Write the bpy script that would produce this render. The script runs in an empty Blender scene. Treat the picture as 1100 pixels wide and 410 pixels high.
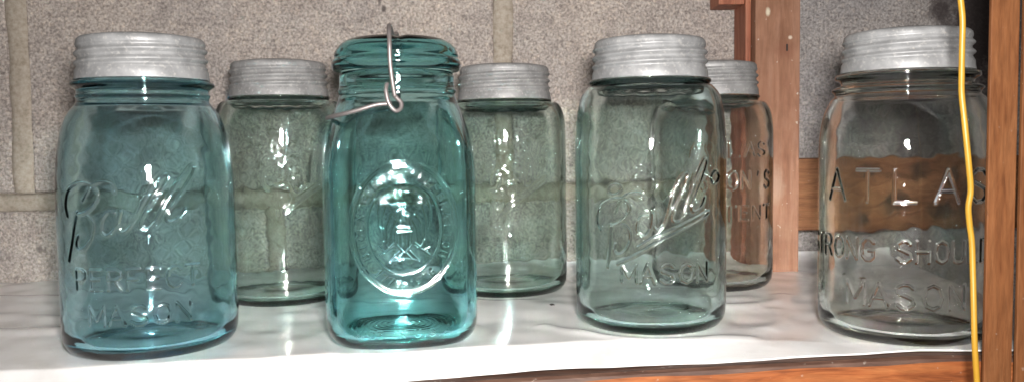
import bpy, math, random
import numpy as np
from mathutils import Vector, Matrix

random.seed(4); PI = math.pi
sc = bpy.context.scene
COL = sc.collection

# ------------------------------------------------------------------ scene helpers
def link(o, parent=None):
    COL.objects.link(o)
    if parent is not None: o.parent = parent
    return o

def mesh_obj(name, verts, faces, mat, parent=None, smooth=True, mats=None, fmat=None):
    me = bpy.data.meshes.new(name)
    verts = np.asarray(verts, dtype=np.float32).reshape(-1, 3)
    if isinstance(faces, np.ndarray):
        n, k = faces.shape
        me.vertices.add(len(verts)); me.vertices.foreach_set('co', verts.ravel())
        me.loops.add(n * k); me.loops.foreach_set('vertex_index', faces.astype(np.int32).ravel())
        me.polygons.add(n)
        me.polygons.foreach_set('loop_start', np.arange(0, n * k, k, dtype=np.int32))
        me.update(calc_edges=True)
    else:
        me.from_pydata([tuple(map(float, v)) for v in verts], [], faces)
    me.validate()
    me.polygons.foreach_set('use_smooth', [smooth] * len(me.polygons))
    for m in (mats or [mat]): me.materials.append(m)
    if fmat is not None: me.polygons.foreach_set('material_index', fmat)
    me.update()
    return link(bpy.data.objects.new(name, me), parent)

def empty(name, loc, rz=0.0):
    o = bpy.data.objects.new(name, None); o.empty_display_size = .01
    o.location = loc; o.rotation_euler = (0, 0, rz)
    return link(o)

def tag(o, label, cat, group=None, kind=None):
    if label: o['label'] = label
    if cat: o['category'] = cat
    if group: o['group'] = group
    if kind: o['kind'] = kind
    return o

def catmull(P, n=8):
    P = [np.array(p, float) for p in P]
    Q = [2 * P[0] - P[1]] + P + [2 * P[-1] - P[-2]]
    out = []
    for i in range(1, len(Q) - 2):
        a, b, c, d = Q[i - 1:i + 3]
        for k in range(n):
            t = k / n
            out.append(.5 * (2 * b + (c - a) * t + (2 * a - 5 * b + 4 * c - d) * t * t + (3 * b - a - 3 * c + d) * t ** 3))
    out.append(P[-1])
    return np.array(out)

def tube(name, pts, r, mat, parent=None, seg=14):
    pts = np.asarray(pts, float); n = len(pts)
    T = np.gradient(pts, axis=0); T /= np.linalg.norm(T, axis=1)[:, None]
    up = np.array([.31, .17, .93]); N = np.cross(T[0], up); N /= np.linalg.norm(N)
    V = []
    for i in range(n):
        N = N - T[i] * N.dot(T[i]); N /= np.linalg.norm(N); B = np.cross(T[i], N)
        for k in range(seg):
            a = 2 * PI * k / seg
            V.append(pts[i] + r * (math.cos(a) * N + math.sin(a) * B))
    F = [(i * seg + k, i * seg + (k + 1) % seg, (i + 1) * seg + (k + 1) % seg, (i + 1) * seg + k) for i in range(n - 1) for k in range(seg)]
    F += [tuple(range(seg))[::-1], tuple((n - 1) * seg + k for k in range(seg))]
    return mesh_obj(name, V, F, mat, parent)

def beam(name, a, b, mat, parent=None, bev=.0012):
    """sawn timber: an axis-aligned box a..b with softened arrises and a slightly uneven surface"""
    import bmesh
    bm = bmesh.new(); bmesh.ops.create_cube(bm, size=1)
    a, b = Vector(a), Vector(b)
    for v in bm.verts: v.co = Vector(((a[i] + b[i]) / 2 + v.co[i] * (b[i] - a[i]) for i in range(3)))
    bmesh.ops.bevel(bm, geom=bm.edges[:], offset=bev, segments=2, affect='EDGES', profile=.6)
    me = bpy.data.meshes.new(name); bm.to_mesh(me); bm.free(); me.materials.append(mat)
    return link(bpy.data.objects.new(name, me), parent)

# ------------------------------------------------------------------ materials
def newmat(name):
    m = bpy.data.materials.new(name); m.use_nodes = True
    nt = m.node_tree; nt.nodes.clear()
    out = nt.nodes.new('ShaderNodeOutputMaterial')
    return m, nt, out

def N(nt, t, **kw):
    n = nt.nodes.new(t)
    ins = kw.pop('i', {})
    for k, v in kw.items(): setattr(n, k, v)
    for k, v in ins.items():
        if hasattr(v, 'is_output'): nt.links.new(v, n.inputs[k])
        else: n.inputs[k].default_value = v
    return n

def ramp(nt, fac, stops):
    r = nt.nodes.new('ShaderNodeValToRGB'); nt.links.new(fac, r.inputs[0])
    e = r.color_ramp.elements
    while len(e) < len(stops): e.new(.5)
    for k, (p, c) in zip(e, stops): k.position = p; k.color = c if len(c) == 4 else (*c, 1)
    return r.outputs[0]

def mix(nt, f, a, b, blend='MIX'):
    n = nt.nodes.new('ShaderNodeMix'); n.data_type = 'RGBA'; n.blend_type = blend
    for sock, v in ((n.inputs[0], f), (n.inputs[6], a), (n.inputs[7], b)):
        if hasattr(v, 'is_output'): nt.links.new(v, sock)
        else: sock.default_value = v if not isinstance(v, tuple) or len(v) == 4 else (*v, 1)
    return n.outputs[2]

def coords(nt, scale=(1, 1, 1), rot=(0, 0, 0), loc=(0, 0, 0)):
    tc = N(nt, 'ShaderNodeTexCoord')
    return N(nt, 'ShaderNodeMapping', i={'Vector': tc.outputs['Object'], 'Scale': scale, 'Rotation': rot, 'Location': loc}).outputs[0]

def noise(nt, vec, scale, detail=4, rough=.55, dist=0.):
    return N(nt, 'ShaderNodeTexNoise', i={'Vector': vec, 'Scale': scale, 'Detail': detail, 'Roughness': rough, 'Distortion': dist}).outputs[0]

def glass_mat(name, sig, tint=(1, 1, 1), rough=0.04):
    """old pressed glass: clear surface, colour from absorption through the thickness of the wall (per metre, r g b)"""
    m, nt, out = newmat(name)
    g = N(nt, 'ShaderNodeBsdfGlass', i={'Color': (*tint, 1), 'IOR': 1.5, 'Roughness': rough})
    nt.links.new(g.outputs[0], out.inputs['Surface'])
    d = max(sig) * 1.05
    v = N(nt, 'ShaderNodeVolumeAbsorption', i={'Color': tuple(1 - s / d for s in sig) + (1,), 'Density': d})
    nt.links.new(v.outputs[0], out.inputs['Volume'])
    return m

def zinc_mat(name, base, dull):
    m, nt, out = newmat(name)
    c = coords(nt)
    n1 = noise(nt, c, 90, 5, .6); n2 = noise(nt, c, 420, 3, .6)
    col = ramp(nt, n1, [(.32, [b * .72 for b in base]), (.55, base), (.75, [min(1, b * 1.18) for b in base])])
    sp = ramp(nt, n2, [(.56, (0, 0, 0)), (.68, (1, 1, 1))])
    col = mix(nt, N(nt, 'ShaderNodeMath', operation='MULTIPLY', i={0: sp, 1: .35}).outputs[0], col, (.62, .6, .57))
    bmp = N(nt, 'ShaderNodeBump', i={'Strength': .25, 'Distance': .0004, 'Height': n2})
    p = N(nt, 'ShaderNodeBsdfPrincipled', i={'Base Color': col, 'Metallic': .22, 'Roughness': dull, 'Normal': bmp.outputs[0]})
    nt.links.new(p.outputs[0], out.inputs[0])
    return m

def spot(nt, c, pos, rad, lo=.4, hi=1.):
    """0..1 mask of a stain or patch of painted shade with its own place on the thing, ragged by noise"""
    mp = N(nt, 'ShaderNodeMapping', vector_type='POINT', i={'Vector': c, 'Location': tuple(-p / r for p, r in zip(pos, rad)), 'Scale': tuple(1 / r for r in rad)})
    ln = N(nt, 'ShaderNodeVectorMath', operation='LENGTH', i={0: mp.outputs[0]}).outputs['Value']
    nz = noise(nt, c, 110, 3, .6)
    s = N(nt, 'ShaderNodeMath', operation='MULTIPLY_ADD', i={0: nz, 1: .9, 2: ln}).outputs[0]
    return N(nt, 'ShaderNodeMapRange', i={'Value': s, 'From Min': lo + .45, 'From Max': hi + .45, 'To Min': 1., 'To Max': 0.}).outputs[0]

def wood_mat(name, dark, mid, light, axis='X', rough=.55, grime=.3, flecks=0., spec=.4, ring=1.0, marks=(), fine_f=.55):
    m, nt, out = newmat(name)
    s = {'X': (1, 9, 9), 'Z': (9, 9, 1)}[axis]
    c = coords(nt, s); c0 = coords(nt)
    n1 = noise(nt, c, 14 * ring, 6, .6, .8); n2 = noise(nt, c, 60, 4, .65); n3 = noise(nt, c0, 22, 4, .6)
    col = ramp(nt, n1, [(.30, dark), (.48, mid), (.68, light)])
    fine = ramp(nt, n2, [(.35, (.55, .55, .55)), (.6, (1, 1, 1))])
    col = mix(nt, fine_f, col, fine, 'MULTIPLY')
    gr = ramp(nt, n3, [(.42, (1, 1, 1)), (.66, (.45, .40, .36))])
    col = mix(nt, grime, col, gr, 'MULTIPLY')
    if flecks:
        f = ramp(nt, noise(nt, c0, 210, 2, .5), [(.70, (0, 0, 0)), (.74, (1, 1, 1))])
        col = mix(nt, N(nt, 'ShaderNodeMath', operation='MULTIPLY', i={0: f, 1: flecks}).outputs[0], col, (.66, .6, .52))
    for pos, rad, k, mc in marks:
        col = mix(nt, N(nt, 'ShaderNodeMath', operation='MULTIPLY', i={0: spot(nt, c0, pos, rad), 1: k}).outputs[0], col, mc)
    b = N(nt, 'ShaderNodeBump', i={'Strength': .35, 'Distance': .0006, 'Height': n2})
    p = N(nt, 'ShaderNodeBsdfPrincipled', i={'Base Color': col, 'Roughness': rough, 'Specular IOR Level': spec, 'Normal': b.outputs[0]})
    nt.links.new(p.outputs[0], out.inputs[0])
    return m

def plain(name, col, rough=.5, metal=0., spec=.5):
    m, nt, out = newmat(name)
    n = noise(nt, coords(nt), 160, 3, .6)
    c = mix(nt, n, tuple(x * .8 for x in col), tuple(min(1, x * 1.15) for x in col))
    p = N(nt, 'ShaderNodeBsdfPrincipled', i={'Base Color': c, 'Roughness': rough, 'Metallic': metal, 'Specular IOR Level': spec})
    nt.links.new(p.outputs[0], out.inputs[0])
    return m

def block_mat():
    m, nt, out = newmat('cinder block')
    c = coords(nt)
    big = noise(nt, c, 9, 4, .55); med = noise(nt, c, 60, 3, .6); fine = noise(nt, c, 430, 3, .62)
    vor = N(nt, 'ShaderNodeTexVoronoi', i={'Vector': c, 'Scale': 430.}).outputs['Color']
    agg = N(nt, 'ShaderNodeSeparateColor', i={0: vor}).outputs[0]
    col = ramp(nt, fine, [(.34, WALL[0]), (.5, WALL[1]), (.66, WALL[2])])
    ag = ramp(nt, agg, [(0., (.62, .60, .60)), (.25, (.92, .9, .9)), (.7, (1, 1, 1)), (1., (1.22, 1.16, 1.1))])
    col = mix(nt, .8, col, ag, 'MULTIPLY')
    col = mix(nt, .75, col, ramp(nt, big, [(.3, (.74, .75, .78)), (.65, (1.12, 1.08, 1.03))]), 'MULTIPLY')
    col = mix(nt, .6, col, ramp(nt, med, [(.32, (.74, .72, .72)), (.6, (1.08, 1.08, 1.08))]), 'MULTIPLY')
    # pores
    por = ramp(nt, noise(nt, c, 130, 2, .5), [(.25, (1, 1, 1)), (.31, (0, 0, 0))])
    col = mix(nt, N(nt, 'ShaderNodeMath', operation='MULTIPLY', i={0: por, 1: .7}).outputs[0], col, (.16, .13, .12))
    # grey block right of the joint behind the post
    sx = N(nt, 'ShaderNodeSeparateXYZ', i={0: c}).outputs[0]
    g = N(nt, 'ShaderNodeMapRange', i={'Value': sx, 'From Min': .235, 'From Max': .25}).outputs[0]
    col = mix(nt, g, col, mix(nt, 1., col, (.86, .90, .95), 'MULTIPLY'))
    for pos, rad, k in STAINS_AND_SHADE:
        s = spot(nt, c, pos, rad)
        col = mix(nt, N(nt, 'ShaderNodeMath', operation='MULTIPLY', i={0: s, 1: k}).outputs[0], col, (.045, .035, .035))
    h = N(nt, 'ShaderNodeMath', operation='MULTIPLY_ADD', i={0: fine, 1: .6, 2: agg}).outputs[0]
    b = N(nt, 'ShaderNodeBump', i={'Strength': .55, 'Distance': .0011, 'Height': h})
    p = N(nt, 'ShaderNodeBsdfPrincipled', i={'Base Color': col, 'Roughness': .95, 'Specular IOR Level': .15, 'Normal': b.outputs[0]})
    nt.links.new(p.outputs[0], out.inputs[0])
    return m

def mortar_mat():
    m, nt, out = newmat('mortar')
    c = coords(nt); f = noise(nt, c, 260, 4, .65); g = noise(nt, c, 30, 3, .6)
    col = ramp(nt, f, [(.3, (.28, .235, .185)), (.5, (.375, .325, .27)), (.7, (.44, .39, .335))])
    col = mix(nt, .5, col, ramp(nt, g, [(.35, (.75, .74, .72)), (.65, (1.05, 1.05, 1.05))]), 'MULTIPLY')
    b = N(nt, 'ShaderNodeBump', i={'Strength': .5, 'Distance': .0008, 'Height': f})
    p = N(nt, 'ShaderNodeBsdfPrincipled', i={'Base Color': col, 'Roughness': .95, 'Specular IOR Level': .1, 'Normal': b.outputs[0]})
    nt.links.new(p.outputs[0], out.inputs[0])
    return m

def liner_mat():
    m, nt, out = newmat('white shelf liner')
    c = coords(nt); c2 = coords(nt, (1, 1.7, 1), (0, 0, .12))
    dirt = noise(nt, c2, 11, 5, .6, .6); d2 = noise(nt, c, 70, 4, .65)
    col = ramp(nt, dirt, [(.34, (.76, .745, .735)), (.46, (.87, .86, .855)), (.6, (.90, .895, .89))])
    col = mix(nt, .3, col, ramp(nt, d2, [(.3, (.84, .82, .8)), (.6, (1, 1, 1))]), 'MULTIPLY')
    b = N(nt, 'ShaderNodeBump', i={'Strength': .15, 'Distance': .002, 'Height': noise(nt, c, 26, 2, .4)})
    p = N(nt, 'ShaderNodeBsdfPrincipled', i={'Base Color': col, 'Roughness': .10, 'Specular IOR Level': .6, 'Normal': b.outputs[0]})
    nt.links.new(p.outputs[0], out.inputs[0])
    return m

WALL = [(.245, .217, .202), (.39, .353, .327), (.525, .478, .442)]
STAINS_AND_SHADE = [((.455, 0, .235), (.052, 1, .105), .93), ((.412, 0, .236), (.016, 1, .018), .8), ((-.117, 0, .25), (.003, 1, .010), .8), ((-.1135, 0, .238), (.0028, 1, .004), .8),  # first patch paints the upright slat's shadow into the wall colour
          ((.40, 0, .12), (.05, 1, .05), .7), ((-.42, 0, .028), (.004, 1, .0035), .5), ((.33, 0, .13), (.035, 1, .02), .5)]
M = {}
M['block'] = block_mat(); M['mortar'] = mortar_mat(); M['liner'] = liner_mat()
M['aqua'] = glass_mat('aqua blue glass', (64, 17, 8))
M['teal'] = glass_mat('deep teal glass', (82, 20, 17))
M['seafoam'] = glass_mat('pale sea green glass', (33, 12, 14))
M['green'] = glass_mat('pale grey green glass', (44, 24, 29))
M['clear'] = glass_mat('faintly green clear glass', (15, 10, 13))
M['zinc'] = zinc_mat('aged zinc', (.30, .302, .306), .5)
M['zinc_dull'] = zinc_mat('oxidised zinc', (.29, .287, .287), .55)
M['wire'] = plain('galvanised wire', (.25, .22, .215), .45, .6)
M['rail'] = wood_mat('orange stained rail wood', (.15, .040, .013), (.31, .092, .028), (.41, .145, .048), 'X', .42, .35, .2, .5, 1.6)
M['rail_edge'] = wood_mat('worn dark rail arris', (.045, .024, .017), (.10, .05, .034), (.15, .085, .06), 'X', .6, .4, .2, .3, 1.6)
M['post'] = wood_mat('dusty pink brown post wood', (.24, .115, .07), (.32, .165, .105), (.37, .205, .14), 'Z', .8, .45, .7, .15, 1., [((.2385, .733, .193), (.011, .1, .010), .55, (.20, .085, .055)), ((.2235, .733, .226), (.0025, .1, .0045), .9, (.62, .55, .42)), ((.243, .733, .204), (.0022, .1, .002), .9, (.6, .5, .4)), ((.231, .733, .075), (.009, .1, .02), .35, (.5, .38, .3)), ((.222, .733, .15), (.006, .1, .03), .4, (.26, .13, .085))], .3)
M['side'] = wood_mat('red brown post wood', (.26, .08, .045), (.38, .135, .075), (.45, .18, .105), 'Z', .6, .3, 0, .3)
M['slat'] = wood_mat('tan brown slat wood', (.14, .048, .016), (.19, .071, .025), (.225, .09, .034), 'Z', .65, .25, .12, .2, 2.)
M['brace'] = wood_mat('orange brown brace wood', (.16, .065, .028), (.28, .12, .052), (.35, .165, .075), 'X', .6, .5, .1, .3, 1., [((x, .7555, z), (rx, .1, rz), .85, (.06, .035, .022)) for x, z, rx, rz in ((.315, .085, .016, .009), (.345, .058, .02, .012), (.372, .086, .014, .011), (.40, .05, .022, .01), (.31, .045, .012, .008), (.415, .08, .015, .014), (.44, .06, .02, .02))])  # blotches paint the far right jar's mottled shadow into the board colour
M['deck'] = wood_mat('grey brown shelf plank', (.12, .07, .045), (.22, .14, .09), (.3, .2, .13), 'X', .8, .4, 0, .2)
M['cord'] = plain('yellow cord sheath', (.40, .215, .02), .4)
M['crumb'] = plain('dark crumb', (.03, .022, .018), .8)

# ------------------------------------------------------------------ raised writing on the glass: stroke lettering
FONT = {
 'A': [[(0, 0), (.5, 1), (1, 0)], [(.2, .36), (.8, .36)]],
 'B': [[(0, 0), (0, 1), (.6, 1), (.82, .9), (.82, .64), (.6, .54), (0, .54)], [(.6, .54), (.92, .42), (.92, .12), (.65, 0), (0, 0)]],
 'C': [[(.95, .8), (.75, .97), (.4, 1), (.12, .85), (0, .5), (.12, .15), (.4, 0), (.75, .03), (.95, .2)]],
 'D': [[(0, 0), (0, 1), (.5, 1), (.85, .8), (.95, .5), (.85, .2), (.5, 0), (0, 0)]],
 'E': [[(.85, 1), (0, 1), (0, 0), (.85, 0)], [(0, .52), (.65, .52)]],
 'F': [[(.85, 1), (0, 1), (0, 0)], [(0, .52), (.65, .52)]],
 'G': [[(.95, .82), (.7, 1), (.35, 1), (.08, .8), (0, .5), (.08, .2), (.35, 0), (.7, 0), (.95, .15), (.95, .45), (.6, .45)]],
 'H': [[(0, 0), (0, 1)], [(.9, 0), (.9, 1)], [(0, .5), (.9, .5)]],
 'I': [[(.5, 0), (.5, 1)]],
 'L': [[(0, 1), (0, 0), (.85, 0)]],
 'M': [[(0, 0), (0, 1), (.55, .25), (1.1, 1), (1.1, 0)]],
 'N': [[(0, 0), (0, 1), (.9, 0), (.9, 1)]],
 'O': [[(.5, 1), (.15, .87), (0, .5), (.15, .13), (.5, 0), (.85, .13), (1, .5), (.85, .87), (.5, 1)]],
 'P': [[(0, 0), (0, 1), (.62, 1), (.88, .88), (.88, .6), (.62, .48), (0, .48)]],
 'R': [[(0, 0), (0, 1), (.62, 1), (.88, .88), (.88, .62), (.62, .5), (0, .5)], [(.5, .5), (.95, 0)]],
 'S': [[(.9, .84), (.7, .98), (.35, 1), (.06, .85), (.1, .62), (.45, .52), (.85, .4), (.95, .17), (.65, .01), (.3, 0), (.02, .16)]],
 'T': [[(0, 1), (1, 1)], [(.5, 1), (.5, 0)]],
 'U': [[(0, 1), (0, .3), (.15, .06), (.48, 0), (.8, .06), (.95, .3), (.95, 1)]],
 "'": [[(.5, 1), (.42, .75)]], '-': [[(.15, .5), (.85, .5)]], '.': [[(.45, .03), (.55, .03)]],
 '1': [[(.3, .8), (.55, 1), (.55, 0)]], '6': [[(.85, .95), (.4, .85), (.08, .5), (.1, .15), (.45, 0), (.85, .12), (.88, .42), (.5, .56), (.12, .4)]],
 '7': [[(.05, 1), (.9, 1), (.4, 0)]], '9': [[(.1, .05), (.6, .15), (.9, .5), (.88, .85), (.5, 1), (.12, .88), (.1, .58), (.5, .44), (.88, .6)]],
}

def line_text(s, u0, z0, pitch, h, wfac=.72):
    """strokes (u, z) in metres for a word centred on u0, baseline z0"""
    S = []; x = u0 - pitch * (len(s) - 1) / 2; w = pitch * wfac
    for ch in s:
        for st in FONT.get(ch, []): S.append([(x + (a - .5) * w, z0 + b * h) for a, b in st])
        x += pitch
    return S

def ring_text(s, cx, cz, rx, rz, a0, a1, h, flip=False, w=.8):
    S = []
    for k, ch in enumerate(s):
        a = math.radians(a0 + (a1 - a0) * k / (len(s) - 1))
        px, pz = cx + rx * math.sin(a), cz + rz * math.cos(a)
        nx, nz = math.sin(a) / rx, math.cos(a) / rz
        l = math.hypot(nx, nz); nx, nz = nx / l, nz / l
        tx, tz = nz, -nx
        if flip: nx, nz, tx, tz = -nx, -nz, -tx, -tz
        for st in FONT.get(ch, []):
            S.append([(px + tx * (p - .5) * h * w + nx * (q - .5) * h, pz + tz * (p - .5) * h * w + nz * (q - .5) * h) for p, q in st])
    return S

def ellipse(cx, cz, rx, rz, a0=0, a1=360, n=72):
    return [(cx + rx * math.sin(math.radians(a0 + (a1 - a0) * k / n)), cz + rz * math.cos(math.radians(a0 + (a1 - a0) * k / n))) for k in range(n + 1)]

# flowing script word, drawn in a box about 5.2 wide and 3.6 tall
SCRIPT = [
 [(.08, 1.85), (.0, 2.3), (.2, 2.85), (.6, 3.1), (1.1, 3.15), (1.5, 2.95), (1.62, 2.6), (1.45, 2.25), (1.1, 2.0), (.7, 1.92)],
 [(.7, 1.92), (1.15, 1.85), (1.35, 1.5), (1.25, 1.0), (.95, .6), (.62, .5), (.5, .75), (.62, 1.05)],
 [(.66, 2.0), (.45, 1.4), (.25, .75), (.0, .05)],
 [(.95, 2.45), (1.3, 2.95), (1.75, 3.15), (2.15, 3.05), (2.28, 2.75)],
 [(2.2, 1.9), (1.95, 1.95), (1.72, 1.65), (1.66, 1.25), (1.85, 1.02), (2.15, 1.25), (2.35, 1.7), (2.42, 1.95), (2.3, 1.4), (2.42, 1.12), (2.7, 1.3), (3.0, 1.8)],
 [(3.0, 1.8), (3.4, 2.6), (3.85, 3.2), (4.15, 3.28), (4.05, 2.95), (3.6, 2.35), (3.2, 1.75), (3.08, 1.35), (3.3, 1.2), (3.6, 1.45)],
 [(3.6, 1.45), (4.1, 2.4), (4.7, 3.2), (5.1, 3.6), (5.2, 3.4), (4.8, 2.8), (4.3, 2.15), (3.98, 1.65), (4.05, 1.4), (4.4, 1.5), (4.7, 1.85)],
]
def script_word(u0, z0, s, rot=0., under=False, aspect=1.):
    S = [[tuple(p) for p in catmull(k, 5)] for k in SCRIPT]
    if under:
        S.append([tuple(p) for p in catmull([(.5, .1), (1.2, .25), (2.4, .62), (3.6, .8), (4.5, .95), (4.75, 1.12), (4.4, 1.15)], 5)])
        S.append([tuple(p) for p in catmull([(4.4, 1.15), (3.3, 1.0), (2.2, .85), (1.5, .62)], 4)])
        S.append(ellipse(5.55, 2.5, .28, .28, n=14)); S.append(ellipse(1.2, 3.55, .3, .25, n=14))
    c, n = math.cos(rot), math.sin(rot)
    return [[(u0 + s * ((x - 2.6) * c * aspect - (y - 1.8) * n), z0 + s * ((x - 2.6) * n * aspect + (y - 1.8) * c)) for x, y in st] for st in S]

def height_map(U, Z, groups):
    """U, Z: 1-d arrays of arc length and height; groups: (strokes, half width, relief); rounded ridges along each stroke"""
    H = np.zeros((len(Z), len(U)))
    for strokes, w, rel in groups:
        D = np.full_like(H, 1.)
        for st in strokes:
            for (x0, y0), (x1, y1) in zip(st[:-1], st[1:]):
                i0, i1 = np.searchsorted(U, (min(x0, x1) - w, max(x0, x1) + w)); j0, j1 = np.searchsorted(Z, (min(y0, y1) - w, max(y0, y1) + w))
                if i1 <= i0 or j1 <= j0: continue
                uu, zz = U[None, i0:i1], Z[j0:j1, None]
                dx, dy = x1 - x0, y1 - y0; L = dx * dx + dy * dy + 1e-12
                t = np.clip(((uu - x0) * dx + (zz - y0) * dy) / L, 0, 1)
                D[j0:j1, i0:i1] = np.minimum(D[j0:j1, i0:i1], np.hypot(uu - x0 - t * dx, zz - y0 - t * dy))
        H = np.maximum(H, np.where(D < w, rel * .5 * (1 + np.cos(PI * np.minimum(D, w) / w)), 0))
    return H

# ------------------------------------------------------------------ jars
def resample(P, step):
    P = np.asarray(P, float); d = np.r_[0, np.cumsum(np.hypot(*np.diff(P, axis=0).T))]
    n = max(8, int(d[-1] / step)); s = np.linspace(0, d[-1], n)
    return np.stack([np.interp(s, d, P[:, k]) for k in range(P.shape[1])], 1)

def wavy(phi, z, seed, amp, lo=8, hi=26):
    """pressed glass is never even: a sum of slow waves over angle and height"""
    r = np.random.RandomState(seed); W = 0
    for _ in range(14):
        m = r.randint(9, 30); kz = r.uniform(-1, 1) * 130 * 6.28; W = W + .26 * r.uniform(.4, 1) * np.sin(m * phi + kz * z + r.uniform(0, 6.28))
    for _ in range(14):
        m = r.randint(1, 8); kz = r.uniform(-1, 1) * r.uniform(lo, hi) * 6.28; W = W + r.uniform(.4, 1) * np.sin(m * phi + kz * z + r.uniform(0, 6.28))
    return amp * W / 4

def glass_body(name, parent, mat, outer, inner, groups, R, seed, step=.0005, square=None, wav=.00011, ripples=0):
    """closed solid of revolution with thickness: outer profile bottom centre -> lip, inner profile lip -> floor centre"""
    O = catmull(outer, 10); I = catmull(inner, 8)
    O = resample(O, step); I = resample(I, .0012)
    nf = int(2.7 * R / step)
    phi = np.r_[np.linspace(-1.35, 1.35, nf), np.linspace(1.35, 2 * PI - 1.35, 110)[1:-1]]
    nO = len(O); rows = np.vstack([O, I[1:]]); n, m = len(rows), len(phi)
    r, z = rows[:, 0].clip(0), rows[:, 1]
    ph, zz = phi[None, :], z[:, None]
    if square:
        e = square(z)[:, None]
        k = 1 - e + e / (np.abs(np.cos(ph)) ** 5.6 + np.abs(np.sin(ph)) ** 5.6) ** (1 / 5.6)
    else: k = np.ones((n, m))
    rad = r[:, None] * k
    act = np.clip(r / R - .55, 0, .3)[:, None] / .3
    isin = (np.arange(n) >= nO)[:, None]
    rad = rad + act * np.where(isin, wavy(ph, zz, seed, wav), wavy(ph, zz, seed + 50, wav * .35))
    if ripples:
        fl = np.arange(n) > n - 45
        z = z + np.where(fl, ripples * np.cos(r / .0035 * 6.28), 0)
    # raised writing on the front of the outer skin
    body = np.where((np.arange(n) < nO) & (r > R * .6))[0]
    body = body[np.r_[True, np.diff(z[body]) > 1e-7]]
    order = body[np.argsort(z[body])]
    Uf = phi[:nf] * R
    if square: Uf = np.sin(phi[:nf]) * R * (.34 + .66 / (np.abs(np.cos(phi[:nf])) ** 5.6 + np.abs(np.sin(phi[:nf])) ** 5.6) ** (1 / 5.6))
    if square: Uf = np.maximum.accumulate(Uf)
    if groups: rad[np.ix_(order, np.arange(nf))] += height_map(Uf, z[order], groups)
    th = phi - PI / 2
    V = np.stack([rad * np.cos(th)[None], rad * np.sin(th)[None], np.repeat(z[:, None], m, 1)], -1)
    V[0, :, :2] = 0; V[-1, :, :2] = 0
    V = V[1:-1].reshape(-1, 3); nn = n - 2
    a = np.arange(nn - 1)[:, None] * m + np.arange(m)[None]; b = np.arange(nn - 1)[:, None] * m + (np.arange(m)[None] + 1) % m
    Q = np.stack([a, b, b + m, a + m], -1).reshape(-1, 4)
    c0, c1 = len(V), len(V) + 1
    V = np.vstack([V, [[0, 0, z[0]], [0, 0, z[-1]]]])
    o = mesh_obj(name, V, Q, mat, parent)
    me = o.data                     # close the two poles
    import bmesh
    bm = bmesh.new(); bm.from_mesh(me); bm.verts.ensure_lookup_table()
    vs = bm.verts
    for i in range(m):
        bm.faces.new((vs[c0], vs[(i + 1) % m], vs[i])).smooth = True
        q = (nn - 1) * m
        bm.faces.new((vs[c1], vs[q + i], vs[q + (i + 1) % m])).smooth = True
    bm.to_mesh(me); bm.free()
    return o

def zinc_lid(parent, z0, h, mat, seed, r0=.0365, phase=0.):
    nphi = 180; phi = np.linspace(0, 2 * PI, nphi, endpoint=False)
    prof = [(0, .0000), (.010, .0008), (.026, .001), (.031, 0.0002), (.0335, -.0003), (.0349, -.0016), (.0353, -.003)]
    rows = [(r0 * r / .0365, h + dz, 0.) for r, dz in prof]
    zt = np.linspace(h - .004, .0062, 64)
    for q in zt:
        t = (h - .004 - q) / (h - .0102); rows.append((r0 * (.0353 + .0006 * t) / .0365, q, min(1, t * 6, (1 - t) * 6)))
    rows += [(r0 * 1.0, .0052, 0), (r0 * 1.004, .003, 0), (r0 * 1.012, .001, 0), (r0 * 1.014, .0003, 0), (r0 * 1.008, 0, 0)]
    rows += [(r0 * .985, .0002, 0), (r0 * .965, .004, 0), (r0 * .94, h - .003, 0), (r0 * .9, h - .0018, 0), (.01, h - .0014, 0), (0, h - .0014, 0)]
    V = []; rg = np.random.RandomState(seed); dent = [(rg.uniform(0, 6.28), rg.uniform(.004, h), rg.uniform(.0002, .0005)) for _ in range(9)]
    for r, q, k in rows:
        rr = r + k * .00105 * np.sin(2 * PI * q / .0056 - phi + phase)
        for a, zc, d in dent:
            dd = (np.angle(np.exp(1j * (phi - a))) * .036 / .008) ** 2 + ((q - zc) / .005) ** 2
            rr = rr - d * np.exp(-dd) * (r > .034)
        V.append(np.stack([rr * np.cos(phi), rr * np.sin(phi), np.full(nphi, z0 + q)], -1))
    n = len(V); V = np.concatenate(V)
    a = np.arange(n - 1)[:, None] * nphi + np.arange(nphi)[None]; b = np.arange(n - 1)[:, None] * nphi + (np.arange(nphi)[None] + 1) % nphi
    Q = np.stack([a, a + nphi, b + nphi, b], -1).reshape(-1, 4)
    return mesh_obj('zinc_lid', V, Q, mat, parent)

def place(name, x, y, yaw=0.):
    return empty(name, (x, y, .0003), math.atan2(-y, -x) + PI / 2 + yaw)

BASE = [(0, .0024), (.012, .0023), (.024, .0018), (.030, .0009)]
def round_profile(R, H, shoulder, neck, wall=.0037, floor=.0065):
    """shoulder and neck: (r, z) lists going up"""
    foot = [(R - .0125, .0002), (R - .0085, .0000), (R - .0045, .0012), (R - .0014, .0052), (R - .0003, .011), (R, .019)]
    O = BASE + foot + [(R, .04), (R, .065)] + shoulder + neck
    top = neck[-1]
    I = [(top[0], top[1]), (top[0] - .0012, top[1] + .0008), (top[0] - .0034, top[1] - .001)]
    I += [(min(r - wall, r - wall), z - .0008) for r, z in reversed(shoulder + neck[:1])]
    I = [p for i, p in enumerate(I) if i < 3 or p[0] > .02]
    I += [(R - wall, .065), (R - wall, .04), (R - wall - .0003, .018), (R - wall - .0012, .0115), (R - wall - .0035, .0072), (R - wall - .0085, .0051), (.027, .0048), (.014, .0058), (0, .0062)]
    return O, I

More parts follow.
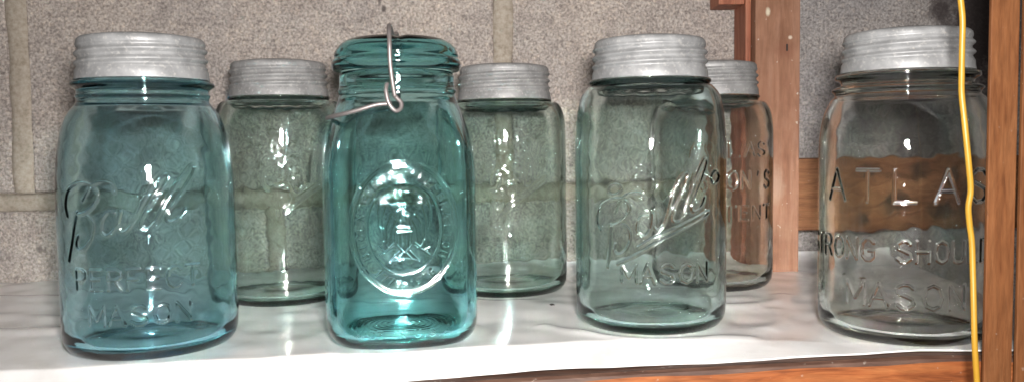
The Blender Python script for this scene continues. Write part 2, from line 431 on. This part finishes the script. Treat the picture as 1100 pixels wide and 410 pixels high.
GR = 'old quart canning jars on the shelf'
def mason(x, y, R, lid_z, lid_h, mat, lidmat, shoulder, neck, groups, seed, label, yaw=0., step=.0005, lr=.0365, phase=0., wav=.00011):
    t = place('canning_jar', x, y, yaw); tag(t, label, 'jar', GR)
    O, I = round_profile(R, lid_z, shoulder, neck)
    g = glass_body('glass_body', t, mat, O, I, groups, R, seed, step, None, wav)
    zinc_lid(t, lid_z, lid_h, lidmat, seed, lr, phase)
    return t

def ring_neck(zb, r=.0362, bead=.0392):
    """sealing bead just under the lid, then the threaded finish hidden by the lid"""
    return [(r, zb - .0075), (r, zb - .005), (bead - .0008, zb - .0036), (bead, zb - .0022), (bead - .001, zb - .0008), (.0342, zb), (.0338, zb + .004), (.0338, zb + .019)]

# far left: aqua blue, script word + PERFECT MASON
g1 = [(script_word(-.0115, .0815, .0136, .04, aspect=1.08), .0012, .0008),
      (line_text('PERFECT', -.0085, .041, .0102, .0108), .0008, .0008), (line_text('MASON', -.0068, .0215, .0118, .0108), .0008, .0008)]
mason(-.217, .4987, .0491, .1565, .0247, M['aqua'], M['zinc'],
      [(.0490, .092), (.0484, .105), (.0470, .117), (.0444, .1295), (.0408, .1378), (.0376, .1418)], [(.0362, .1440), (.0362, .1458), (.0370, .1474), (.0362, .1490), (.0364, .1508), (.0390, .1526), (.0396, .1540), (.0384, .1555), (.0342, .1562), (.0338, .160), (.0338, .175)], g1, 11,
      'aqua blue glass jar reading Perfect Mason under a grey zinc screw lid', phase=.6, wav=.00017)
# behind, between the aqua and the teal jar
g2 = [(script_word(.012, .095, .0112, .36, True), .0012, .00034)]
mason(-.1771, .6446, .0485, .1535, .0262, M['green'], M['zinc_dull'],
      [(.0485, .11), (.0483, .128), (.0475, .139), (.0452, .1465), (.0415, .1503)], ring_neck(.1548, .0365, .0378), g2, 12,
      'pale grey green jar with dull zinc lid behind, between the aqua and teal jars', yaw=.1, step=.0007, phase=2.)
# behind, right of the teal jar
g4 = [(script_word(.009, .088, .0108, .42, True), .0012, .00034), (line_text('MASON', -.006, .0485, .0082, .0085), .0008, .0007)]
mason(-.0052, .6665, .0484, .1500, .0262, M['green'], M['zinc_dull'],
      [(.0484, .11), (.0481, .126), (.0470, .137), (.0445, .1440), (.041, .1475)], ring_neck(.1512, .0365, .0375), g4, 14,
      'pale grey green jar with dull zinc lid, behind and right of the teal jar', step=.0007, phase=4.)
# front row, sea green
g5 = [(script_word(.0050, .0735, .0125, .29, True, 1.22), .0010, .0009), (line_text('MASON', .0105, .0330, .0118, .0112), .0009, .0009)]
mason(.0892, .541, .0480, .1555, .0258, M['seafoam'], M['zinc'],
      [(.0480, .108), (.0474, .1235), (.0462, .136), (.0440, .1455), (.0405, .1505), (.0382, .1520)], ring_neck(.1568, .037, .0388), g5, 15,
      'pale sea green jar embossed Mason under slanting script, front row right of the teal jar', phase=1.3)
# back, before the post
g6 = [(line_text('ATLAS', .018, .104, .0125, .0105), .0009, .0009), (line_text("MASON'S", .016, .0795, .0115, .013), .0009, .0009), (line_text('PATENT', .020, .056, .012, .0105), .0009, .0009)]
mason(.1617, .6788, .0483, .1515, .0258, M['clear'], M['zinc_dull'],
      [(.0483, .115), (.0479, .128), (.0465, .1375), (.0437, .1440), (.0400, .1468)], ring_neck(.1525, .0365, .0380), g6, 16,
      "clear jar embossed Atlas Mason's Patent standing before the upright post", step=.0006, phase=3.)
# far right front
g7 = [(line_text('ATLAS', .0015, .0815, .0208, .0180, .62), .0010, .0010), (line_text('STRONG SHOULDER', .0005, .0485, .0096, .0120, .74), .0008, .0009),
      (line_text('MASON', .0015, .0225, .0140, .0135, .7), .0009, .0009)]
mason(.2371, .5053, .0488, .1560, .0235, M['clear'], M['zinc'],
      [(.0488, .108), (.0482, .120), (.0462, .1310), (.0425, .1395), (.0398, .1428), (.0416, .1457), (.0395, .1476)],
      [(.0366, .1488), (.0368, .1505), (.0392, .1520), (.0398, .1535), (.0388, .1552), (.0342, .1562), (.0338, .160), (.0338, .175)], g7, 17,
      'clear jar embossed Atlas Strong Shoulder Mason with its zinc lid, half behind the yellow cord', phase=2.6, wav=.00010)

# teal rounded-square jar with glass lid and wire bail
def teal_jar():
    x, y = -.0690, .5131
    t = place('bail_jar', x, y, .03); tag(t, 'deep teal rounded square jar with glass lid, wire bail and an oval eagle medallion', 'jar', GR)
    a = .0460
    foot = [(a - .013, .0002), (a - .009, .0000), (a - .005, .0012), (a - .0017, .0052), (a - .0004, .011), (a, .019)]
    shoulder = [(a, .10), (a - .0006, .110), (a - .0026, .122), (a - .0060, .1325), (a - .0090, .1405)]
    neck = [(.0352, .1455), (.0350, .1475), (.0357, .1492), (.0350, .1508), (.0346, .154), (.0346, .158), (.0335, .1602)]
    O = BASE + foot + [(a, .04), (a, .07)] + shoulder + neck
    w = .0040
    I = [(.0335, .1602), (.0322, .1606), (.0308, .1595), (.0305, .152), (.0308, .1455), (a - .0125, .139), (a - .0095, .131), (a - .0063, .121), (a - w - .0006, .1095), (a - w, .10),
         (a - w, .07), (a - w, .04), (a - w - .0003, .018), (a - w - .0012, .0118), (a - w - .0035, .0075), (a - w - .0085, .0054), (.024, .0050), (.012, .0058), (0, .0062)]
    sq = lambda z: .66 * np.clip((.143 - z) / .030, 0, 1) ** .8 * np.clip((z + .02) / .03, .3, 1)
    cz = .0705; c0 = .0008
    strokes = [ellipse(c0, cz, .0305, .0375), ellipse(c0, cz, .0288, .0358), ellipse(c0, cz, .0205, .0262)]
    letters = ring_text('BICENTENNIAL CELEBRATION', c0, cz, .0248, .0312, -120, 120, .0038) + ring_text('1776-1976', c0, cz, .0248, .0312, 217, 143, .0038, True)
    beads = [[(c0 + .0165 * math.sin(q), cz + .0215 * math.cos(q)), (c0 + .0166 * math.sin(q), cz + .0216 * math.cos(q))] for q in np.linspace(-.85, .85, 13)]
    E = lambda L: [[(c0 + px / 1000, cz + pz / 1000) for px, pz in s] for s in L]
    wing = [[(3, 4), (6, 9), (9, 14), (13, 17)], [(13, 17), (15, 10), (14.5, 2), (12.5, -5), (9, -11)], [(4.5, 5), (7, 0), (8, -8)], [(7, 9), (10, 2), (10.5, -8)], [(10, 14), (12.6, 5), (12, -6)], [(3, 4), (5, -2), (5.5, -8), (9, -11)]]
    eagle = E(wing) + E([[(-p, q) for p, q in s] for s in wing])
    eagle += E([[(-2, 5), (-2.2, 8), (-.5, 10), (1.6, 9), (3.2, 7.8), (1.4, 7), (2, 4)], [(-.2, 8.2), (.3, 8.2)],
                [(-4.5, 1), (4.5, 1), (4.5, -9), (0, -14), (-4.5, -9), (-4.5, 1)], [(-4.5, -2), (4.5, -2)], [(-2.4, -2), (-2.4, -10)], [(0, -2), (0, -13)], [(2.4, -2), (2.4, -10)],
                [(-3, -13), (-8, -18.5), (0, -17), (8, -18.5), (3, -13)], [(-4, -17.5), (-1, -14)], [(4, -17.5), (1, -14)], [(0, -17), (0, -14)],
                [(-6, -10), (-11, -13), (-14, -10)], [(-11, -13), (-14, -15)], [(6, -10), (11, -13), (14, -11)], [(11, -13), (14, -15.5)]])
    heel = line_text('MADE IN U.S.A.', .001, .0085, .0042, .0040, .7)
    groups = [(strokes[:1], .0007, .00045), (strokes[1:2], .0006, .0003), (strokes[2:], .0006, .00024), (letters, .00050, .00030), (beads, .0008, .0003), (eagle, .00062, .00032), (heel, .0006, .00035)]
    glass_body('glass_body', t, M['teal'], O, I, groups, a, 13, .00028, sq, .00011, .0002)
    # glass lid: solid domed disc with a stepped flange
    L = catmull([(0, .1806), (.012, .1812), (.021, .1812), (.0285, .1800), (.0338, .1770), (.0366, .1733), (.0375, .1706), (.0372, .1692), (.0374, .1684), (.0385, .1672), (.0390, .1650), (.0387, .1628), (.0374, .1612), (.0345, .1609)], 8)
    B = catmull([(.0330, .1612), (.0318, .1640), (.0305, .1695), (.0280, .1740), (.0220, .1757), (.012, .1760), (0, .1760)], 6)
    P = resample(np.vstack([L, B]), .0006); m = 150
    ph = np.linspace(0, 2 * PI, m, endpoint=False)
    z = P[:, 1][:, None] - .0012 * np.exp(-((np.sin(ph)[None] * 0 + P[:, 0][:, None] * np.cos(ph)[None]) / .0035) ** 2) * (np.arange(len(P)) < len(P) * .36)[:, None]
    r = np.maximum(P[:, 0], 1e-6)[:, None] + .00012 * np.sin(5 * ph)[None] * (P[:, 0] > .03)[:, None]
    V = np.stack([r * np.cos(ph)[None], r * np.sin(ph)[None], z + 0 * ph[None]], -1).reshape(-1, 3)
    n = len(P)
    aa = np.arange(n - 1)[:, None] * m + np.arange(m)[None]; bb = np.arange(n - 1)[:, None] * m + (np.arange(m)[None] + 1) % m
    mesh_obj('glass_lid', V, np.stack([aa, aa + m, bb + m, bb], -1).reshape(-1, 4), M['teal'], t)
    # bail: from the pivot on the near side, over the lid along its groove, down the far side
    wx = -.0050; wr = .00128
    bail = catmull([(wx + .0025, -.0392, .1440), (wx + .0015, -.0402, .150), (wx + .0005, -.0412, .158), (wx, -.0415, .166), (wx, -.0405, .175), (wx, -.034, .1830), (wx + .001, -.018, .1862), (wx + .003, 0, .1838),
                    (.001, .018, .1862), (.002, .034, .1830), (.002, .0405, .175), (.002, .0415, .166), (.002, .0405, .152), (.002, .0392, .144)], 6)
    tube('bail_wire', bail, wr, M['wire'], t)
    eye = catmull([(wx - .0018, -.0396, .1515), (wx - .0026, -.0418, .1478), (wx - .0012, -.0428, .1405), (wx + .0022, -.0425, .1362), (wx + .0052, -.0412, .1372), (wx + .0058, -.0400, .1405), (wx + .0036, -.0392, .1432), (wx + .0022, -.0388, .1450)], 6)
    tube('pivot_eye', eye, wr, M['wire'], t)
    lev = catmull([(wx + .0005, -.0412, .1402), (wx - .008, -.0415, .1395), (wx - .0185, -.0402, .1366), (wx - .0270, -.0365, .1346), (-.0392, -.025, .1334), (-.0416, -.010, .1330), (-.0416, .010, .1330), (-.0392, .026, .1338), (-.028, .038, .137), (-.010, .0415, .1395), (.003, .0405, .1405)], 7)
    tube('locking_lever', lev, wr * .98, M['wire'], t)
    return t
teal_jar()

# ------------------------------------------------------------------ shelf, liner, wall, timbers
def wall_y(x): return .737 + (x + .42) * .083
YAW = math.atan(.083)

def yb(x): return np.interp(x, [-.7, -.277, -.0714, .0425, .1248, .2563, .4], [.315, .3825, .4143, .4309, .4471, .4664, .487])
def yc(x): return np.interp(x, [-.7, -.40, -.277, -.2018, -.1187, -.069, -.0286, .0483, .1634, .2, .2371, .40], [.39, .426, .445, .4535, .4665, .4685, .479, .488, .487, .478, .469, .487])
def front_edge(x):
    y = np.polyval(YFIT, x); b = np.polyval(BFIT, x)
    return y, np.minimum(-.0004, .12 * (1 - y / b))
BFIT = np.polyfit([-.0714, .0425, .1248, .2563], [.4143, .4305, .4445, .4640], 1)
YFIT = np.polyfit([-.3, .05, .2371], [.4150, .4595, .4605], 2)

JXY = [(-.217, .4987), (-.1771, .6446), (-.069, .5131), (-.0052, .6665), (.0892, .541), (.1617, .6788), (.2371, .5053)]
RIDGES = [  # soft folds in the sheet: centre line points, height, half width
 ([(.020, .530), (.040, .508), (.060, .497), (.10, .4935), (.14, .4935)], .0012, .006),
 ([(-.50, .60), (-.38, .585), (-.30, .575), (-.265, .57)], .0016, .012),
 ([(-.55, .535), (-.40, .528), (-.31, .532), (-.265, .54)], .0018, .011),
 ([(-.52, .665), (-.38, .655), (-.26, .66)], .0012, .010),
 ([(-.14, .60), (-.10, .59), (-.06, .60)], .001, .010),
 ([(.125, .59), (.16, .585), (.19, .60), (.20, .62)], .0012, .008),
 ([(.16, .52), (.175, .54), (.18, .57)], .001, .008)]
def liner():
    xs = np.linspace(-.66, .36, 1000); s = np.r_[np.linspace(0, 1, 40), 1 + np.linspace(0, 1, 330)[1:], 2 + np.linspace(0, 1, 30)[1:]]
    X = np.repeat(xs[None], len(s), 0); Y = np.zeros_like(X); Zz = np.zeros_like(X)
    fy, fz = front_edge(xs); cy = yc(xs); wy = np.array([wall_y(x) for x in xs]) - .003
    lip = np.interp(xs, [-.5, -.2, .0, .12, .2, .36], [.0, .0, .004, .008, .010, .011]) + .0008 * np.sin(xs * 60)
    fz = fz + .0012 * np.sin(xs * 31 + 1) * np.clip((-fz - .002) / .006, 0, 1); fy = fy + .0006 * np.sin(xs * 90)
    bk = wy - .024 - np.interp(xs, [.1, .2], [0, .012])
    for i, q in enumerate(s):
        if q <= 1:
            Y[i] = fy + (cy - fy) * q; Zz[i] = fz * (1 - q)
        elif q <= 2:
            Y[i] = cy + (bk - cy) * (q - 1)
        else:
            t = q - 2; Y[i] = bk + (wy - bk) * (1 - (1 - t) ** 1.6); Zz[i] = lip * t ** 1.7
    for _ in range(5): Zz[1:-1] = .25 * Zz[:-2] + .5 * Zz[1:-1] + .25 * Zz[2:]      # round the fold over the shelf edge
    rg = np.random.RandomState(3); W = 0
    for _ in range(14):
        kx, ky = rg.uniform(-50, 50), rg.uniform(-70, 70); W = W + np.sin(kx * X + ky * Y + rg.uniform(0, 6.3))
    W = .00022 * W
    for _ in range(16):
        kk, aa = rg.uniform(110, 260), rg.uniform(0, 6.3); W = W + .00009 * rg.uniform(.4, 1) * np.sin(kk * (math.cos(aa) * X + math.sin(aa) * Y) + rg.uniform(0, 6.3))
    for pts, hgt, wd in RIDGES:
        D = np.full_like(X, 1.); C = catmull(pts, 5)
        for (x0, y0), (x1, y1) in zip(C[:-1], C[1:]):
            dx, dy = x1 - x0, y1 - y0; t = np.clip(((X - x0) * dx + (Y - y0) * dy) / (dx * dx + dy * dy), 0, 1)
            D = np.minimum(D, np.hypot(X - x0 - t * dx, Y - y0 - t * dy))
        W = W + hgt * np.exp(-(D / wd) ** 2)
    for x, y in JXY:
        d = np.hypot(X - x, Y - y); W = W * np.clip((d - .044) / .012, 0, 1)
    W -= .0004 * 0
    band = np.clip((s - .1) / .9, 0, 1)[:, None]
    Zz = Zz + W * (.35 + .65 * band)
    n, m = X.shape
    T = np.stack([X, Y, Zz], -1).reshape(-1, 3)
    a = np.arange(n - 1)[:, None] * m + np.arange(m - 1)[None]
    Q = np.stack([a, a + 1, a + 1 + m, a + m], -1).reshape(-1, 4)
    o = mesh_obj('shelf_liner', T, Q, M['liner'])
    sd = o.modifiers.new('thickness', 'SOLIDIFY'); sd.thickness = .0009; sd.offset = -1
    return tag(o, 'glossy white plastic shelf liner, creased along its front edge, under the jars', 'shelf liner')
liner()

def prism(name, secs, mat, parent=None, edge=None, strips=()):
    """loft of matching cross-sections"""
    k = len(secs[0]); V = [p for s in secs for p in s]
    F = [(i * k + j, i * k + (j + 1) % k, (i + 1) * k + (j + 1) % k, (i + 1) * k + j) for i in range(len(secs) - 1) for j in range(k)]
    F += [tuple(range(k))[::-1], tuple((len(secs) - 1) * k + j for j in range(k))]
    return mesh_obj(name, V, F, mat, parent, smooth=False, mats=[mat, edge] if edge else None, fmat=[1 if (i < k * (len(secs) - 1) and i % k in strips) else 0 for i in range(len(F))])

sh = empty('wooden_shelf', (0, .6, -.03)); tag(sh, 'wooden shelf with an orange brown front rail carrying the white liner', 'shelf')
def rail_section(x):
    y, z = front_edge(np.array([x])); y, z = float(y[0]), float(z[0])
    zt = z - .0014
    yf = y - .0085 + .0006 * math.sin(x * 25)
    return [(x, yf + .03 - 0 * x, zt), (x, yf + .0030, zt - .0002), (x, yf + .0008, zt - .0016), (x, yf, zt - .0034 - .0006 * math.sin(x * 70)), (x, yf + .0004, zt - .030), (x, yf + .001, zt - .062), (x, yf + .004, zt - .064), (x, yf + .03, zt - .064)]
def shift(o, p):
    o.parent = p; o.location = -Vector(p.location); return o
shift(prism('front_rail', [[(a, b, c) for a, b, c in rail_section(x)] for x in np.linspace(-.66, .36, 60)], M['rail'], None, M['rail_edge'], (0, 1, 2)), sh)
def deck_section(x):
    y = float(yc(np.array([x]))[0]); w = wall_y(x) - .004
    return [(x, w, -.002), (x, y + .008, -.002), (x, y + .008, -.02), (x, w, -.02)]
shift(prism('shelf_plank', [deck_section(x) for x in np.linspace(-.66, .36, 24)], M['deck']), sh)

# cinder block wall
def block_wall():
    V, F = [], []
    def quadgrid(x0, x1, z0, z1, nx=2, nz=2, bev=.003):
        b = len(V)
        for (ex, yy) in ((0, .004), (.0015, .001), (bev, 0)):
            V.extend([(x0 + ex, yy, z0 + ex), (x1 - ex, yy, z0 + ex), (x1 - ex, yy, z1 - ex), (x0 + ex, yy, z1 - ex)])
        for r in (0, 4):
            for k in range(4): F.append((b + r + k, b + r + (k + 1) % 4, b + r + 4 + (k + 1) % 4, b + r + 4 + k))
        F.append((b + 8, b + 9, b + 10, b + 11))
    J = .0074; zj = .0705
    cols = [-.855, -.431, -.0065, .418, .84]
    rows = [(zj - .205, zj, -.21), (zj, zj + .205, 0.), (zj + .205, zj + .41, -.21)]
    for z0, z1, off in rows:
        cs = cols if off else [-.855, -.431, -.0065, .56, 1.04]
        for a, b in zip(cs[:-1], cs[1:]):
            a2, b2 = a + off, b + off
            quadgrid(a2 + J, b2 - J, z0 + J, z1 - J)
        if off: quadgrid(.84 + off + J, 1.04, z0 + J, z1 - J)
    wall = mesh_obj('block_wall', V, F, M['block'], smooth=False)
    wall.location = (0, wall_y(0), 0); wall.rotation_euler = (0, 0, YAW)
    tag(wall, 'rough grey cinder block wall with tan mortar joints behind the jars', 'wall', kind='thing')
    # mortar: slumped rounded joints standing a little proud of the blocks
    MV, MF = [], []
    def strip(p0, p1, w, seed):
        rg = np.random.RandomState(seed); n = 60; p0, p1 = np.array(p0), np.array(p1); d = (p1 - p0) / np.linalg.norm(p1 - p0); s = np.array([-d[1], d[0]])
        b = len(MV); sec = [(-1., .006), (-.97, .001), (-.85, -.0004), (-.4, -.0013), (0, -.0016), (.4, -.0012), (.85, -.0002), (.97, .002), (1., .006)]
        wob = np.cumsum(rg.normal(0, .00025, n)); wob -= np.linspace(wob[0], wob[-1], n); ww = w * (1 + .07 * np.sin(np.linspace(0, 19, n) + seed))
        for i in range(n):
            c = p0 + (p1 - p0) * i / (n - 1) + s * wob[i]
            for q, yy in sec:
                e = c + s * q * ww[i]; MV.append((e[0], yy + rg.normal(0, .00012), e[1]))
        k = len(sec)
        for i in range(n - 1):
            for j in range(k - 1): MF.append((b + i * k + j, b + i * k + j + 1, b + (i + 1) * k + j + 1, b + (i + 1) * k + j))
    strip((-.86, zj), (1.04, zj), .0082, 1); strip((-.86, zj + .205), (1.04, zj + .205), .0092, 2)
    for k, x in enumerate((-.431, -.0065, .56)): strip((x, zj + .0085), (x, zj + .2), .0094, 5 + k)
    for k, x in enumerate((-.641, -.216, .21)): strip((x, zj - .2), (x, zj - .0085), .0094, 9 + k); strip((x, zj + .2135), (x, zj + .40), .0094, 19 + k)
    mo = mesh_obj('mortar', MV, MF, M['mortar'], wall)
    back = mesh_obj('wall_core', [(-.9, .0045, -.16), (1.06, .0045, -.16), (1.06, .0045, .5), (-.9, .0045, .5), (-.9, .06, -.16), (1.06, .06, -.16), (1.06, .06, .5), (-.9, .06, .5)],
                    [(0, 1, 2, 3), (7, 6, 5, 4), (0, 4, 5, 1), (1, 5, 6, 2), (2, 6, 7, 3), (3, 7, 4, 0)], M['mortar'], wall, smooth=False)
block_wall()

# rear upright post with its darker flank board and the board running into it at the top
pf = .733
po = beam('wooden_post', (.2128, pf, -.02), (.2518, pf + .052, .42), M['post'])
tag(po, 'upright dusty pink brown wooden post behind the jars, standing against the block wall', 'post')
kn = beam('nail_slot', (.2395, pf - .0006, .1925), (.2410, pf + .001, .1985), M['crumb'], po, .0003)
tag(kn, 'short dark nail slot in the post', None)
fl = beam('flank_board', (.2075, pf + .012, -.02), (.2125, pf + .050, .42), M['side']); 
tag(fl, 'thin red brown board fixed along the left side of the rear post', 'board')
tb = beam('cross_board', (.1842, pf + .014, .2352), (.2073, pf + .046, .272), M['side'])
tag(tb, 'end of a red brown board butting the rear post at the top of the photo', 'board')
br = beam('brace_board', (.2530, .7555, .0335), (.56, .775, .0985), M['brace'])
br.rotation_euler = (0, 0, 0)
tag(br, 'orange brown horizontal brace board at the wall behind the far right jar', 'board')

# thin slats in front at the right
s1 = beam('upright_slat', (.2518, .4425, -.11), (.2668, .4450, .45), M['slat'], None, .0006)
tag(s1, 'upright tan brown wooden slat in front of the right end of the shelf', 'slat', 'upright slats at the right end')
s2 = beam('upright_slat', (.2690, .4425, -.11), (.2850, .4450, .45), M['slat'], None, .0006)
tag(s2, 'upright wooden slat at the very right edge, beyond the narrow dark gap', 'slat', 'upright slats at the right end')

# yellow cord hanging in front
CORD = [(1028, -60), (1030, -20), (1032, 0), (1034, 22), (1033.5, 50), (1033, 78), (1033, 100), (1035.5, 125), (1038, 150), (1041, 180), (1042.7, 204), (1040.3, 222), (1041.5, 240), (1044, 260), (1045, 290), (1046, 330), (1047, 370), (1049.5, 412), (1052, 470)]
F_, PIT, ROL = 900., .0622, -.0136
def at(px, py, y):
    a, b = px - 550, py - 205
    u = a * math.cos(ROL) + b * math.sin(ROL); v = -a * math.sin(ROL) + b * math.cos(ROL)
    d = np.array([u, F_ * math.cos(PIT) - v * math.sin(PIT), -F_ * math.sin(PIT) - v * math.cos(PIT)])
    return np.array([0, 0, .12]) + d * (y / d[1])
cp = [at(px, py, .4265 + .0015 * math.sin(py * .03) - .025) for px, py in CORD]
c = tube('power_cord', catmull(cp, 8), .00140, M['cord'])
tag(c, 'thin yellow electrical cord hanging in front of the far right jar and shelf rail', 'cord')

# crumbs of dirt on the liner
import bmesh
for i, (x, y, lab) in enumerate([(.0192, .668, 'dark crumb on the white liner close behind, right of the back middle jar'), (.0275, .5925, 'dark crumb on the white liner left of the front sea green jar'), (.262, .70, 'dark crumb on the white liner at the foot of the rear post')]):
    bm = bmesh.new(); bmesh.ops.create_icosphere(bm, subdivisions=2, radius=1)
    for v in bm.verts:
        v.co *= 1 + .35 * math.sin(7 * v.co.x + 5 * v.co.y + i); v.co.x *= .0026; v.co.y *= .0019; v.co.z *= .0011
    me = bpy.data.meshes.new('dirt_crumb'); bm.to_mesh(me); bm.free(); me.materials.append(M['crumb'])
    o = link(bpy.data.objects.new('dirt_crumb', me)); o.location = (x, y, .0012); o.rotation_euler = (0, 0, i * 1.3)
    tag(o, lab, 'crumb', 'dirt crumbs on the liner')

# ------------------------------------------------------------------ camera, flash, dim room
cam = bpy.data.cameras.new('camera'); co = link(bpy.data.objects.new('camera', cam))
cam.sensor_width = 36; cam.lens = F_ / 1100 * 36; cam.clip_start = .01; cam.clip_end = 50
R0 = Vector((1, 0, 0)); U0 = Vector((0, math.sin(PIT), math.cos(PIT))); Fw = Vector((0, math.cos(PIT), -math.sin(PIT)))
rt = R0 * math.cos(ROL) + U0 * math.sin(ROL); up = U0 * math.cos(ROL) - R0 * math.sin(ROL)
mw = Matrix((rt, up, -Fw)).transposed().to_4x4(); mw.translation = (0, 0, .12)
co.matrix_world = mw
sc.camera = co

li = bpy.data.lights.new('camera_flash', 'AREA'); li.shape = 'RECTANGLE'; li.size = .044; li.size_y = .036
li.energy = 7.2; li.color = (1., .965, .93)
lo = link(bpy.data.objects.new('camera_flash', li)); lo.location = (.022, -.01, .156)
lo.rotation_euler = (PI / 2 - .06, 0, 0)

w = bpy.data.worlds.new('World'); sc.world = w; w.use_nodes = True
w.node_tree.nodes['Background'].inputs[0].default_value = (1., .93, .86, 1)
w.node_tree.nodes['Background'].inputs[1].default_value = .065

sc.view_settings.view_transform = 'Standard'; sc.view_settings.look = 'None'; sc.view_settings.exposure = 0; sc.view_settings.gamma = 1
cy = sc.cycles
cy.use_denoising = True; cy.use_adaptive_sampling = False
cy.max_bounces = 28; cy.transmission_bounces = 28; cy.glossy_bounces = 6; cy.diffuse_bounces = 4; cy.transparent_max_bounces = 16; cy.volume_bounces = 0
cy.caustics_refractive = True; cy.caustics_reflective = True; cy.blur_glossy = 0.0
cy.sample_clamp_indirect = 0; cy.sample_clamp_direct = 0
GUIDE = True
if GUIDE:
    cy.use_guiding = True; cy.use_surface_guiding = True; cy.use_volume_guiding = False; cy.guiding_training_samples = 128; cy.surface_guiding_probability = .7
